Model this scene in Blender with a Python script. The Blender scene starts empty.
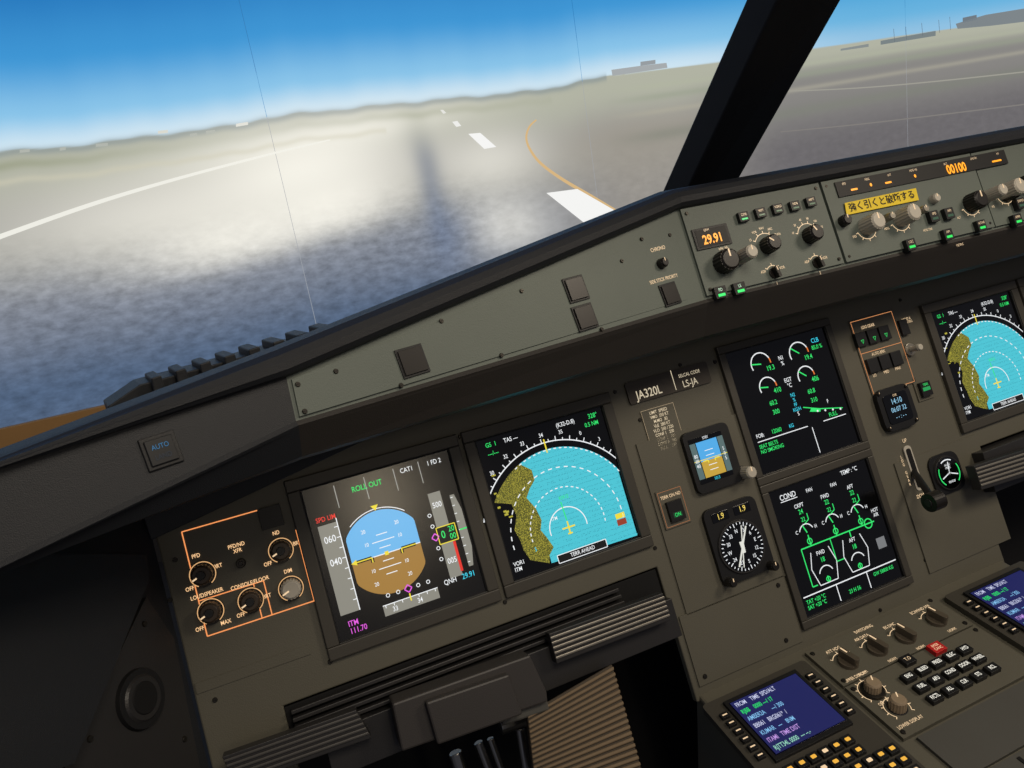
import bpy, numpy as np, math, random
from mathutils import Matrix, Vector
random.seed(3)
sc=bpy.context.scene
sc.view_settings.view_transform='Standard'
# ---------------------------------------------------------------- geometry frames (mm)
F=711.4
def rotm(a,b,c):
    ca,sa=math.cos(a),math.sin(a);cb,sb=math.cos(b),math.sin(b);cc,s_=math.cos(c),math.sin(c)
    return np.array([[ca,0,sa],[0,1,0],[-sa,0,ca]])@np.array([[1,0,0],[0,cb,-sb],[0,sb,cb]])@np.array([[cc,-s_,0],[s_,cc,0],[0,0,1]])
AL=math.radians(20); s,c=math.sin(AL),math.cos(AL)
W=np.array([[1,0,0],[0,s,-c],[0,c,s]],float)
OW=np.array([0,0,950.])
CAM=OW+W@np.array([-620.2,49.3,780.0])
RW=W@rotm(*[math.radians(v) for v in(-18.15,4.34,-15.99)])
def nrm(v): v=np.array(v,float); return v/np.linalg.norm(v)
class Plane:
    def __init__(s,O,U,V):
        s.O=np.array(O,float); s.U=nrm(U); V=np.array(V,float); s.V=nrm(V-(V@s.U)*s.U); s.N=np.cross(s.U,s.V)
    def P3(s,x,y):
        d=RW@np.array([(x-512)/F,(384-y)/F,-1.]); t=((s.O-CAM)@s.N)/(d@s.N); return CAM+t*d
    def pix(s,x,y):
        p=s.P3(x,y)-s.O; return (p@s.U,p@s.V)
    def pt(s,u,v,w=0): return s.O+u*s.U+v*s.V+w*s.N
X_=np.array([1.,0,0]);Y_=np.array([0,1.,0]);Z_=np.array([0,0,1.])
vV=W@np.array([0,1.,0]); vN=W@np.array([0,0,1.])
MP=Plane(OW,X_,vV)                       # main instrument panel
FC=Plane(OW+120*vN,X_,vV)                # flight control unit face
hp=FC.P3(685,262); b=math.radians(14)
ST=Plane(hp,(math.cos(b),math.sin(b),0),vV)   # angled glareshield wing
hp2=ST.P3(291,398); b2=math.radians(18)
BX=Plane(hp2,(math.cos(b2),math.sin(b2),0),vV)
g=math.radians(8)
hp3=MP.P3(700,692)
PD=Plane(hp3,X_,(0,math.cos(g),math.sin(g)))  # pedestal top
WL=Plane((0,2500,950),X_,Z_)                  # projection wall
# ---------------------------------------------------------------- materials
def lin(c):
    o=[]
    for x in c[:3]:
        x=x/255.; o.append(x/12.92 if x<.04045 else ((x+.055)/1.055)**2.4)
    return (*o,1)
MATS={}
def paint(name,col,rough=.55,metal=0,grain=0.0,spec=.4,scale=900,var=.08):
    if name in MATS: return MATS[name]
    m=bpy.data.materials.new(name); m.use_nodes=True; nt=m.node_tree; p=nt.nodes['Principled BSDF']
    p.inputs['Roughness'].default_value=rough; p.inputs['Metallic'].default_value=metal
    p.inputs['Specular IOR Level'].default_value=spec
    tc=nt.nodes.new('ShaderNodeTexCoord'); n=nt.nodes.new('ShaderNodeTexNoise'); n.inputs['Scale'].default_value=14; n.inputs['Detail'].default_value=5
    nt.links.new(tc.outputs['Object'],n.inputs['Vector'])
    mx=nt.nodes.new('ShaderNodeMix'); mx.data_type='RGBA'
    L=lin(col); mx.inputs[6].default_value=tuple(v*(1-var) for v in L[:3])+(1,); mx.inputs[7].default_value=tuple(min(1,v*(1+var)) for v in L[:3])+(1,)
    nt.links.new(n.outputs['Fac'],mx.inputs[0]); nt.links.new(mx.outputs[2],p.inputs['Base Color'])
    if grain>0:
        n2=nt.nodes.new('ShaderNodeTexNoise'); n2.inputs['Scale'].default_value=scale; n2.inputs['Detail'].default_value=2
        nt.links.new(tc.outputs['Object'],n2.inputs['Vector'])
        bp=nt.nodes.new('ShaderNodeBump'); bp.inputs['Strength'].default_value=grain; bp.inputs['Distance'].default_value=.0006
        nt.links.new(n2.outputs['Fac'],bp.inputs['Height']); nt.links.new(bp.outputs[0],p.inputs['Normal'])
    MATS[name]=m; return m
def emit(col,st=1.0):
    k='lit_%d_%d_%d_%d'%(*[int(v) for v in col[:3]],int(st*100))
    if k in MATS: return MATS[k]
    m=bpy.data.materials.new(k); m.use_nodes=True; nt=m.node_tree; p=nt.nodes['Principled BSDF']
    p.inputs['Base Color'].default_value=(0.01,.01,.01,1); p.inputs['Roughness'].default_value=.3
    p.inputs['Emission Color'].default_value=lin(col); p.inputs['Emission Strength'].default_value=st
    MATS[k]=m; return m
def dotmat(name,c1,c2,scale,thr):
    m=bpy.data.materials.new(name); m.use_nodes=True; nt=m.node_tree; p=nt.nodes['Principled BSDF']
    p.inputs['Base Color'].default_value=(0.01,.01,.01,1); p.inputs['Roughness'].default_value=.3
    tc=nt.nodes.new('ShaderNodeTexCoord'); v=nt.nodes.new('ShaderNodeTexVoronoi'); v.inputs['Scale'].default_value=scale; v.inputs['Randomness'].default_value=.35 if thr<.2 else 1
    nt.links.new(tc.outputs['Object'],v.inputs['Vector'])
    r=nt.nodes.new('ShaderNodeValToRGB'); r.color_ramp.elements[0].position=thr; r.color_ramp.elements[1].position=thr+.18
    r.color_ramp.elements[0].color=lin(c1); r.color_ramp.elements[1].color=lin(c2)
    nt.links.new(v.outputs['Distance'],r.inputs[0]); nt.links.new(r.outputs[0],p.inputs['Emission Color']); p.inputs['Emission Strength'].default_value=1
    MATS[name]=m; return m
PAN=paint('panel_paint',(94,91,79),.5,grain=.35)
GSP=paint('glareshield_paint',(100,108,100),.5,grain=.35)
BLK=paint('black_plastic',(24,24,25),.45,grain=.2)
DRK=paint('dark_trim',(44,43,43),.38,grain=.25)
DKR=paint('dark_rib',(74,72,69),.35)
CHR=paint('charcoal_leather',(31,33,37),.5,grain=.5,scale=1400)
BEZ=paint('bezel_paint',(66,63,56),.45,grain=.2)
GLS=paint('display_glass',(9,9,10),.16,spec=.6,var=.01)
GLW=paint('hazy_display_glass',(14,13,11),.24,spec=.7,var=.01)
SIL=paint('worn_aluminium',(150,145,134),.35,metal=.6)
IVO=paint('ivory_knob',(190,184,170),.4)
KNB=paint('knob_black',(30,27,24),.35)
GRY=paint('grey_panel',(80,79,74),.5,grain=.3)
STL=paint('steel',(150,148,142),.28,metal=1)
TAN=paint('brown_rubber',(118,100,76),.6,grain=.5)
SIT=paint('sill_wood',(222,168,100),.5)
YEL=paint('yellow_tape',(246,214,30),.5)
INK=paint('ink',(12,12,12),.6)
RED=paint('red_button',(200,40,40),.4)
SCR=paint('screw_steel',(58,55,50),.35,metal=.7)
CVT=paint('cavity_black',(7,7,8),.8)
GND=paint('sim_floor',(48,48,50),.8)
BBR=paint('button_brown',(32,28,24),.35)
WHT=(255,220,175); W1=emit(WHT,.9); 
DOTC=dotmat('terrain_sea',(24,105,125),(74,196,212),520,.12)
DOTL=dotmat('terrain_land',(186,176,62),(84,84,28),1000,.3)
# ---------------------------------------------------------------- builders
def top(name,loc):
    e=bpy.data.objects.new(name,None); e.location=Vector(loc)*.001; e.empty_display_size=.05; sc.collection.objects.link(e)
    return e
def parent(o,e):
    o.parent=e; o.matrix_parent_inverse=Matrix.Translation(-e.location)
class MB:
    def __init__(s): s.v=[];s.f=[];s.m=[];s.mats=[]
    def mi(s,m):
        if m not in s.mats: s.mats.append(m)
        return s.mats.index(m)
    def add(s,vs,fs,m):
        b=len(s.v); s.v+= [tuple(np.array(p)*.001) for p in vs]; i=s.mi(m)
        for f in fs: s.f.append([b+k for k in f]); s.m.append(i)
    def prism(s,pl,poly,w0,w1,m,ins=0):
        n=len(poly); A=sum(poly[i][0]*poly[(i+1)%n][1]-poly[(i+1)%n][0]*poly[i][1] for i in range(n))
        if A<0: poly=poly[::-1]
        vs=[pl.pt(u,v,w0) for u,v in poly]+[pl.pt(u,v,w1) for u,v in poly]
        fs=[list(range(n))[::-1],list(range(n,2*n))]+[[i,(i+1)%n,(i+1)%n+n,i+n] for i in range(n)]
        s.add(vs,fs,m)
    def box(s,pl,u0,u1,v0,v1,w0,w1,m):
        u0,u1=sorted((u0,u1));v0,v1=sorted((v0,v1)); s.prism(pl,[(u0,v0),(u1,v0),(u1,v1),(u0,v1)],w0,w1,m)
    def cbox(s,pl,cu,cv,du,dv,w0,w1,m): s.box(pl,cu-du/2,cu+du/2,cv-dv/2,cv+dv/2,w0,w1,m)
    def rbox(s,pl,cu,cv,du,dv,w0,w1,m,r=4,rot=0):
        P=[]
        for sx,sy,a0 in((1,1,0),(-1,1,90),(-1,-1,180),(1,-1,270)):
            for k in range(5):
                a=math.radians(a0+k*22.5); P.append((sx*(du/2-r)+r*math.cos(a),sy*(dv/2-r)+r*math.sin(a)))
        cr,sr=math.cos(rot),math.sin(rot)
        s.prism(pl,[(cu+x*cr-y*sr,cv+x*sr+y*cr) for x,y in P],w0,w1,m)
    def frame(s,pl,cu,cv,iu,iv,t,w0,w1,m):
        ou,ov=iu/2+t,iv/2+t
        s.box(pl,cu-ou,cu+ou,cv+iv/2,cv+ov,w0,w1,m); s.box(pl,cu-ou,cu+ou,cv-ov,cv-iv/2,w0,w1,m)
        s.box(pl,cu-ou,cu-iu/2,cv-iv/2,cv+iv/2,w0,w1,m); s.box(pl,cu+iu/2,cu+ou,cv-iv/2,cv+iv/2,w0,w1,m)
    def cyl(s,pl,u,v,r0,r1,w0,w1,m,n=32,fl=0):
        R=lambda r,i: r*(1-fl*(i%2))
        vs=[pl.pt(u+R(r0,i)*math.cos(2*math.pi*i/n),v+R(r0,i)*math.sin(2*math.pi*i/n),w0) for i in range(n)]
        vs+=[pl.pt(u+R(r1,i)*math.cos(2*math.pi*i/n),v+R(r1,i)*math.sin(2*math.pi*i/n),w1) for i in range(n)]
        s.add(vs,[list(range(n))[::-1],list(range(n,2*n))]+[[i,(i+1)%n,(i+1)%n+n,i+n] for i in range(n)],m)
    def tube(s,a,b_,r,m,n=16):
        a=np.array(a,float);b_=np.array(b_,float);d=nrm(b_-a);h=nrm(np.cross(d,(0.3,.2,1)));k=np.cross(d,h)
        vs=[a+r*(h*math.cos(2*math.pi*i/n)+k*math.sin(2*math.pi*i/n)) for i in range(n)]+[b_+r*(h*math.cos(2*math.pi*i/n)+k*math.sin(2*math.pi*i/n)) for i in range(n)]
        s.add(vs,[list(range(n))[::-1],list(range(n,2*n))]+[[i,(i+1)%n,(i+1)%n+n,i+n] for i in range(n)],m)
    def knob(s,pl,p,r,h,m=None,cap=None,ang=90,base=True):
        m=m or KNB; u,v=p
        if base: s.cyl(pl,u,v,r*1.15,r*1.12,0,2.5,BLK)
        s.cyl(pl,u,v,r,r*.96,2,h,m,36,.07)
        s.cyl(pl,u,v,r*.9,r*.74,h,h+1.8,cap or m)
        a=math.radians(ang); d=np.array([math.cos(a),math.sin(a)]); e=np.array([-d[1],d[0]])*r*.07
        q=np.array([u,v]); s.prism(pl,[tuple(q+d*r*.2-e),tuple(q+d*r*.86-e),tuple(q+d*r*.86+e),tuple(q+d*r*.2+e)],h+1.8,h+2.3,W1)
    def bar(s,pl,p,r,h,ang=90,m=None):   # pointer (selector) knob
        m=m or KNB; u,v=p; s.cyl(pl,u,v,r,r*.95,0,h*.4,m); s.rbox(pl,u,v,r*.62,r*2.1,h*.4,h,m,r*.25,math.radians(ang-90))
        a=math.radians(ang); d=np.array([math.cos(a),math.sin(a)]); e=np.array([-d[1],d[0]])*r*.07; q=np.array([u,v])
        s.prism(pl,[tuple(q+d*r*.2-e),tuple(q+d*r*.95-e),tuple(q+d*r*.95+e),tuple(q+d*r*.2+e)],h,h+.5,W1)
    def screw(s,pl,p,r=3,w=0):
        s.cyl(pl,p[0],p[1],r,r*.8,w,w+1.4,SCR,14); s.cbox(pl,p[0],p[1],r*1.3,r*.28,w+1.4,w+1.6,INK)
    def build(s,name,par,bev=0,smooth=False):
        me=bpy.data.meshes.new(name); me.from_pydata(s.v,[],s.f)
        for m in s.mats: me.materials.append(m)
        me.polygons.foreach_set('material_index',s.m); me.update()
        o=bpy.data.objects.new(name,me); sc.collection.objects.link(o)
        if par: parent(o,par)
        if bev:
            b=o.modifiers.new('Bevel','BEVEL'); b.width=bev*.001; b.segments=2; b.limit_method='ANGLE'; b.angle_limit=math.radians(35)
        if smooth:
            me.polygons.foreach_set('use_smooth',[True]*len(me.polygons))
        return o
def text(pl,par,body,p,h,col=WHT,st=.95,al='CENTER',w=.6,sx=.82,mat=None,rot=0,bold=0):
    cu=bpy.data.curves.new('lettering','FONT'); cu.body=body; cu.size=h/.7*.001; cu.align_x=al; cu.align_y='CENTER'
    cu.space_line=.95; cu.offset=bold*.001*h
    cu.resolution_u=3
    cu.materials.append(mat or emit(col,st))
    o=bpy.data.objects.new('lettering',cu); sc.collection.objects.link(o)
    cr,sr=math.cos(rot),math.sin(rot)
    U=pl.U*cr+pl.V*sr; V=-pl.U*sr+pl.V*cr; P=pl.pt(p[0],p[1],w)*.001
    M=Matrix([[U[0]*sx,V[0],pl.N[0],P[0]],[U[1]*sx,V[1],pl.N[1],P[1]],[U[2]*sx,V[2],pl.N[2],P[2]],[0,0,0,1]])
    o.parent=par; o.matrix_parent_inverse=Matrix.Translation(-par.location); o.matrix_basis=M
    return o
class Draw:
    def __init__(s,pl,cu=0,cv=0,w=.3): s.pl=pl;s.c=(cu,cv);s.w=w;s.mb=MB();s.t=[]
    def poly(s,pts,col,layer=0,mat=None):
        m=mat or emit(col,1); n=len(pts)
        A=sum(pts[i][0]*pts[(i+1)%n][1]-pts[(i+1)%n][0]*pts[i][1] for i in range(n))
        if A<0: pts=pts[::-1]
        s.mb.add([s.pl.pt(s.c[0]+u,s.c[1]+v,s.w+layer*.12) for u,v in pts],[list(range(n))],m)
    def rect(s,u0,v0,u1,v1,col,layer=0): s.poly([(u0,v0),(u1,v0),(u1,v1),(u0,v1)],col,layer)
    def line(s,p,q,wd,col,layer=2,w2=None):
        p=np.array(p,float);q=np.array(q,float);d=q-p;l=np.linalg.norm(d)
        if l<1e-6:return
        n_=np.array([-d[1],d[0]])/l; e=n_*wd/2; e2=n_*(w2 if w2 is not None else wd)/2; s.poly([tuple(p-e),tuple(q-e2),tuple(q+e2),tuple(p+e)],col,layer)
    def path(s,pts,wd,col,layer=2,close=False):
        for a,b_ in zip(pts,pts[1:]+([pts[0]] if close else [])): s.line(a,b_,wd,col,layer)
    def taper(s,pts,w0,w1,col,layer=1,sub=6):
        pts=[np.array(p,float) for p in pts]; P=[]
        for i in range(len(pts)-1):
            p0=pts[max(i-1,0)];p1=pts[i];p2=pts[i+1];p3=pts[min(i+2,len(pts)-1)]
            for k in range(sub):
                t=k/sub; P.append(.5*((2*p1)+(-p0+p2)*t+(2*p0-5*p1+4*p2-p3)*t*t+(-p0+3*p1-3*p2+p3)*t**3))
        P.append(pts[-1]); n=len(P); L_=[];R_=[]
        for i in range(n):
            d=P[min(i+1,n-1)]-P[max(i-1,0)]; d=d/np.linalg.norm(d); e=np.array([-d[1],d[0]])*(w0+(w1-w0)*i/(n-1))/2; L_.append(tuple(P[i]+e)); R_.append(tuple(P[i]-e))
        for i in range(n-1): s.poly([L_[i],L_[i+1],R_[i+1],R_[i]],col,layer)
    def arc(s,c_,r,a0,a1,wd,col,layer=2,n=40,dash=False):
        P=lambda a,rr:(c_[0]+rr*math.cos(math.radians(a)),c_[1]+rr*math.sin(math.radians(a)))
        A=np.linspace(a0,a1,n+1)
        for k in range(n):
            if dash and k%2: continue
            s.poly([P(A[k],r-wd/2),P(A[k],r+wd/2),P(A[k+1],r+wd/2),P(A[k+1],r-wd/2)],col,layer)
    def disc(s,c_,r,col,layer=0,n=40): s.poly([(c_[0]+r*math.cos(2*math.pi*i/n),c_[1]+r*math.sin(2*math.pi*i/n)) for i in range(n)],col,layer)
    def text(s,par,b_,p,h,col,al='CENTER',sx=.82,st=1): text(s.pl,par,b_,(s.c[0]+p[0],s.c[1]+p[1]),h,col,st,al,w=s.w+.5,sx=sx,bold=.01)
    def L(s,x,y):
        u,v=s.pl.pix(x,y); return (u-s.c[0],v-s.c[1])
    def done(s,name,par): return s.mb.build(name,par)
mp=MP.pix; fc=FC.pix; st_=ST.pix; bx=BX.pix; pd=PD.pix
# ================================================================ PROJECTION WALL
def build_wall():
    wl=WL.pix
    zb=wl(0,428)[1]
    NX,NZ=820,400
    xs=np.linspace(-2600,5600,NX); zs=np.linspace(zb,1900,NZ)
    XX,ZZ=np.meshgrid(xs,zs)
    hz=[(0,150),(60,147),(130,140),(200,131),(235,125),(262,118),(300,112),(340,109),(420,103),(480,96),(560,86),(610,76),(720,62),(860,42),(900,36),(950,29),(1024,18)]
    hw=[wl(*p) for p in hz]
    H=np.interp(XX,[p[0] for p in hw],[p[1] for p in hw])
    H=H+(5*np.sin(XX*.006)+3*np.sin(XX*.019)+2*np.sin(XX*.043))*(XX<1300)
    d=H-ZZ
    def C(rgb): return np.array(lin(rgb)[:3])
    def mixv(a,b_,t): t=np.clip(t,0,1)[...,None]; return a*(1-t)+b_*t
    def ss(e0,e1,x): t=np.clip((x-e0)/(e1-e0),0,1); return t*t*(3-2*t)
    up=np.clip(-d,0,None)
    sky=np.zeros(XX.shape+(3,))+C((206,228,241))
    sky=mixv(sky,C((140,198,234)),ss(0,130,up)); sky=mixv(sky,C((62,152,214)),ss(80,330,up)); sky=mixv(sky,C((12,104,178)),ss(240,680,up))
    sky=mixv(sky,C((70,165,215)),ss(1400,3000,XX)*.6)
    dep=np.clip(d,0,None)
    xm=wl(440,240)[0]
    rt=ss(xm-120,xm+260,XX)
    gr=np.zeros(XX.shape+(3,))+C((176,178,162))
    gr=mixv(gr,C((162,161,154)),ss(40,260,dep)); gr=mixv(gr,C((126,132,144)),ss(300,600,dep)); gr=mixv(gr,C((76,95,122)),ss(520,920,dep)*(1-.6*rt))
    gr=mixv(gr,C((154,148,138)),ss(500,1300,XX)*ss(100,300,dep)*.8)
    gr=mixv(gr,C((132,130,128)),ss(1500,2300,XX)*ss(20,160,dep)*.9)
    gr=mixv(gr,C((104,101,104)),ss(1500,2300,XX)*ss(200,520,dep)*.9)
    def blob(px,py,sx,sy,ang=0):
        cx,cz=wl(px,py); a=math.radians(ang); dx=XX-cx;dz=ZZ-cz
        u=dx*math.cos(a)+dz*math.sin(a); v=-dx*math.sin(a)+dz*math.cos(a)
        return np.exp(-(u/sx)**2-(v/sy)**2)
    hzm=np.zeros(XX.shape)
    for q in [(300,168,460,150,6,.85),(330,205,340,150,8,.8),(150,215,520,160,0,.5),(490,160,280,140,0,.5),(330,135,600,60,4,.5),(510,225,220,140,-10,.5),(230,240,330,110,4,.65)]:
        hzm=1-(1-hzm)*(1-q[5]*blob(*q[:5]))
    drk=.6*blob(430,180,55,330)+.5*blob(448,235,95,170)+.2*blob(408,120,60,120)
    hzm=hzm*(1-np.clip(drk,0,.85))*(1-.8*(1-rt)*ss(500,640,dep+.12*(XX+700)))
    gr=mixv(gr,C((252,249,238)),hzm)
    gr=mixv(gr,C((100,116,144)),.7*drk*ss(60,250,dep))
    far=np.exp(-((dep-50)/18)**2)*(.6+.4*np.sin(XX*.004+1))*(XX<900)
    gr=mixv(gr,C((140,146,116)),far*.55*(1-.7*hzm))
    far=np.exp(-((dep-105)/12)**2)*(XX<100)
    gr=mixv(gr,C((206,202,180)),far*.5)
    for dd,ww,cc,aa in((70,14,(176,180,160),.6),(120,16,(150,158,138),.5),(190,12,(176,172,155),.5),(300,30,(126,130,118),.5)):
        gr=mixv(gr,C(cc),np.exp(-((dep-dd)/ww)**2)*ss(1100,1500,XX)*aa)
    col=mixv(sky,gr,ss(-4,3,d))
    hill=np.exp(-((d-6)/15)**2)*(XX<1200)
    col=mixv(col,C((128,142,146)),hill*.6)
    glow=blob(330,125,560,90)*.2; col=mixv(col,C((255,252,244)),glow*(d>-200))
    amt=ss(250,560,dep)*(1-hzm*.9)*(1-.7*ss(200,900,XX))
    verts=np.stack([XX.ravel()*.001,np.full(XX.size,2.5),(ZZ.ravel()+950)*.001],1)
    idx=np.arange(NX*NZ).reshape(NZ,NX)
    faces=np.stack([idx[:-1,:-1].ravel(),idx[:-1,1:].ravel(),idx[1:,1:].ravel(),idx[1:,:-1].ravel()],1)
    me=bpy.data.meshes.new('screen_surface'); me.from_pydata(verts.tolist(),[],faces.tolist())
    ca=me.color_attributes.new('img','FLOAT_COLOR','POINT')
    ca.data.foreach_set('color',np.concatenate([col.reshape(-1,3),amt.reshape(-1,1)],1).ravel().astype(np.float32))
    m=bpy.data.materials.new('projected_airfield'); m.use_nodes=True; nt=m.node_tree; p=nt.nodes['Principled BSDF']
    at=nt.nodes.new('ShaderNodeAttribute'); at.attribute_name='img'
    tc=nt.nodes.new('ShaderNodeTexCoord'); mpn=nt.nodes.new('ShaderNodeMapping'); mpn.inputs['Scale'].default_value=(10,1,20)
    nt.links.new(tc.outputs['Object'],mpn.inputs[0]); n=nt.nodes.new('ShaderNodeTexNoise'); n.inputs['Scale'].default_value=1.6; n.inputs['Detail'].default_value=8; n.inputs['Roughness'].default_value=.6
    nt.links.new(mpn.outputs[0],n.inputs['Vector'])
    mr=nt.nodes.new('ShaderNodeMapRange'); mr.inputs[1].default_value=.3; mr.inputs[2].default_value=.7; mr.inputs[3].default_value=.72; mr.inputs[4].default_value=1.34
    nt.links.new(n.outputs['Fac'],mr.inputs[0])
    mx=nt.nodes.new('ShaderNodeMix'); mx.data_type='FLOAT'; mx.inputs[2].default_value=1.0
    nt.links.new(at.outputs['Alpha'],mx.inputs[0]); nt.links.new(mr.outputs[0],mx.inputs[3])
    vm=nt.nodes.new('ShaderNodeVectorMath'); vm.operation='SCALE'; nt.links.new(at.outputs['Color'],vm.inputs[0]); nt.links.new(mx.outputs[0],vm.inputs[3])
    nt.links.new(vm.outputs[0],p.inputs['Emission Color']); p.inputs['Emission Strength'].default_value=1.0; p.inputs['Base Color'].default_value=(.02,.02,.02,1); p.inputs['Roughness'].default_value=.9
    me.materials.append(m)
    e=top('projection_screen',(0,2500,1400)); o=bpy.data.objects.new('screen_surface',me); sc.collection.objects.link(o); parent(o,e)
    D=Draw(WL,0,0,4)
    L=D.L
    def q(pts,col,lay=1): D.poly([L(*p) for p in pts],col,lay)
    q([(546,193),(577,189),(624,216),(589,227)],(244,244,242),2)
    q([(468,134),(480,133),(496,147),(484,149)],(244,244,242)); q([(452,122),(457,121),(461,126),(456,127)],(235,235,232)); q([(440,110),(443,110),(446,113),(443,114)],(225,225,220))
    D.taper([L(*p) for p in [(630,220),(592,197),(563,180),(541,164),(530,150),(526,138),(529,127),(536,120)]],18,7,(214,180,128),1)
    D.taper([L(*p) for p in [(-20,244),(90,205),(180,178),(275,153),(330,140)]],18,5,(238,237,228),1)
    D.taper([L(*p) for p in [(770,92),(860,88),(950,80),(1060,68)]],5,8,(158,156,146),1)
    D.taper([L(*p) for p in [(780,132),(880,122),(1060,100)]],5,8,(128,124,120),1)
    q([(611,70),(640,66),(666,63),(667,68),(640,72),(612,76)],(165,170,172)); q([(640,62),(655,60),(655,64),(640,66)],(150,156,160))
    q([(955,24),(985,15),(1040,6),(1040,20),(990,26),(957,29)],(124,132,136)); q([(962,18),(976,15),(976,20),(962,23)],(110,120,128)); q([(880,41),(935,31),(935,36),(880,45)],(120,130,132)); q([(840,49),(868,44),(868,47),(840,51)],(135,142,142))
    for x,y in [(893,29),(905,27),(921,23),(938,20),(949,17)]: D.line(L(x,y),L(x+1,y+13),3,(90,100,110),1)
    q([(158,131),(168,130),(168,133),(158,134)],(215,215,205)); q([(236,124),(248,122),(248,125),(236,127)],(220,220,212))
    for x,y,w_ in[(20,150,10),(60,148,6),(96,144,12),(190,134,7),(206,131,9)]: q([(x,y),(x+w_,y-1),(x+w_,y+2),(x,y+3)],(176,180,172))
    D.done('runway_markings',e)
    S=Draw(WL,0,0,1)
    for x in (wl(258,80)[0],wl(582,80)[0],wl(906,60)[0]):
        hh=np.interp(x,[p[0] for p in hw],[p[1] for p in hw])
        S.rect(x-.9,zb,x+.9,hh,(160,164,170),0); S.rect(x-.9,hh,x+.9,950,(74,146,196),0); S.rect(x-.9,950,x+.9,1900,(30,110,170),0)
    S.done('panel_seams',e)
    T=MB(); T.box(WL,-2600,5600,zb-110,zb,-30,30,SIT); T.build('trim_1',None,3)
    Wm=MB(); Wm.box(WL,-2600,5600,-950,zb-110,-40,0,paint('wall_paint',(60,58,56),.8)); Wm.box(WL,-2600,5600,zb-70,1900,-60,-20,BLK); Wm.build('wall_front',None)
build_wall()
Fm=MB(); Fm.add([(-2600,-2500,0),(5600,-2500,0),(5600,2500,0),(-2600,2500,0)],[[0,1,2,3]],GND); Fm.build('floor',None)
# ================================================================ GLARESHIELD
gs=top('glareshield',(100,-120,1180))
tu=fc(681,222)[0]; bv=fc(691,303)[1]
tv=max(fc(681,222)[1],fc(822,186)[1],fc(1000,147)[1])
eL=fc(684,227)[0]; eR=fc(819,192)[0]; FW=250
fr1=eR+FW; fr2=fr1+(eR-eL); FM=(eL+fr2)/2     # centre of the control unit
T1=FC.pt(tu,tv);B1=FC.pt(tu,bv)
T2,B2=ST.P3(286,376),ST.P3(296,421)
T3,B3=BX.P3(-90,496),BX.P3(-70,594)
mir=lambda p:np.array([2*FM-p[0],p[1],p[2]])
sta=[(T3,B3),(T2,B2),(T1,B1)]; sta=sta+[(mir(a),mir(b_)) for a,b_ in sta[::-1]]
outs=[nrm((math.sin(b2),-math.cos(b2),0)) ,nrm((.27,-.96,0)),nrm((.12,-.99,0))]
outs+= [np.array([-o[0],o[1],0]) for o in outs[::-1]]
rimk=[.1,.72,.74,.74,.72,.1]; lipk=[.15,.72,1,1,.72,.15]; bck=[(-50,-280),(-2,-150),(6,-130),(6,-130),(-2,-150),(-50,-280)]
G=MB(); lipm=paint('lip_dark',(46,43,40),.5,grain=.3,spec=.4)
ringsp=[]
for (T,B),o,rk,lk,bk_ in zip(sta,outs,rimk,lipk,bck):
    d=lambda base,out,up: base+o*out+Z_*up
    prof=[d(B,-150,-30*lk),d(B,-30,-44*lk),d(B,-20,-48*lk),d(B,-12,-47*lk),d(B,-7,-42*lk),d(B,2,-8*lk),d(B,3,-3),B,T,d(T,4,0),d(T,7,3*rk),d(T,9,9*rk),d(T,8,17*rk),d(T,3,24*rk),d(T,-6,28*rk),d(T,-25,28*rk),d(T,-90,bk_[0]),d(T,-420,bk_[1])]
    ringsp.append(prof)
n=len(ringsp[0])
for i in range(len(ringsp)-1):
    for k in range(n-1):
        m=CHR
        if k<7: m=lipm if i in(1,2,3) else CHR
        if k==7: m=GSP if i in(1,2,3) else CHR
        G.add([ringsp[i][k],ringsp[i+1][k],ringsp[i+1][k+1],ringsp[i][k+1]],[[0,1,2,3]],m)
G.build('glareshield_body',gs)
Pm=MB()
a,b_,c_,d_=st_(291,380),st_(676,229),st_(686,300),st_(299,417)
Pm.prism(ST,[a,b_,c_,d_],-.5,2.5,GSP)
vt,vb=tv-2,bv+3
Pm.box(FC,eL,eR,vb,vt,-.5,3,GSP)
Pm.box(FC,eR+3,fr1-3,vb,vt,-.5,4,GSP)
Pm.box(FC,fr1,fr2,vb,vt,-.5,3,GSP)
for p in [(297,385),(304,412),(335,372),(440,322),(520,292),(640,240),(668,236),(676,296),(600,330),(500,356),(400,386),(620,262)]: Pm.screw(ST,st_(*p),2.2,2.5)
for u in(eL+6,eR-6,eR+9,fr1-9): 
    for v in (vb+6,vt-6): Pm.screw(FC,(u,v),2.2,3)
Pm.build('facia_plates',gs,.8)
Rb=MB(); RP=Plane(hp+np.array([0,110,0]),(math.cos(b),math.sin(b),0),Z_)
for k in range(8):
    t=k/8; x0=143+195*t; p=RP.pix(x0,379-57*t); q=RP.pix(x0+18,379-57*t-4)
    Rb.prism(RP,[(p[0],p[1]-60),(q[0],p[1]-60),(q[0]-1,q[1]+1),(p[0]+5,p[1])],-30,8,CHR)
p=RP.pix(108,407);q=RP.pix(350,329); Rb.prism(RP,[(p[0],p[1]-120),(q[0],q[1]-110),(q[0],q[1]+1),RP.pix(140,385),(p[0],p[1])],-40,-2,CHR)
Rb.build('defog_outlet',gs,1)
Sb=MB()
def sqbtn(pl,p,sz,par,mb,w=2.5):
    mb.cbox(pl,p[0],p[1],sz+4,sz+4,w-.5,w+1.5,BLK); mb.cbox(pl,p[0],p[1],sz,sz,w,w+3,BBR)
for p in[(411,362),(574,290),(583,318)]: sqbtn(ST,st_(*p),21,gs,Sb)
sqbtn(ST,st_(668,295),20,gs,Sb)
Sb.knob(ST,st_(659,265),5.5,9)
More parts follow.
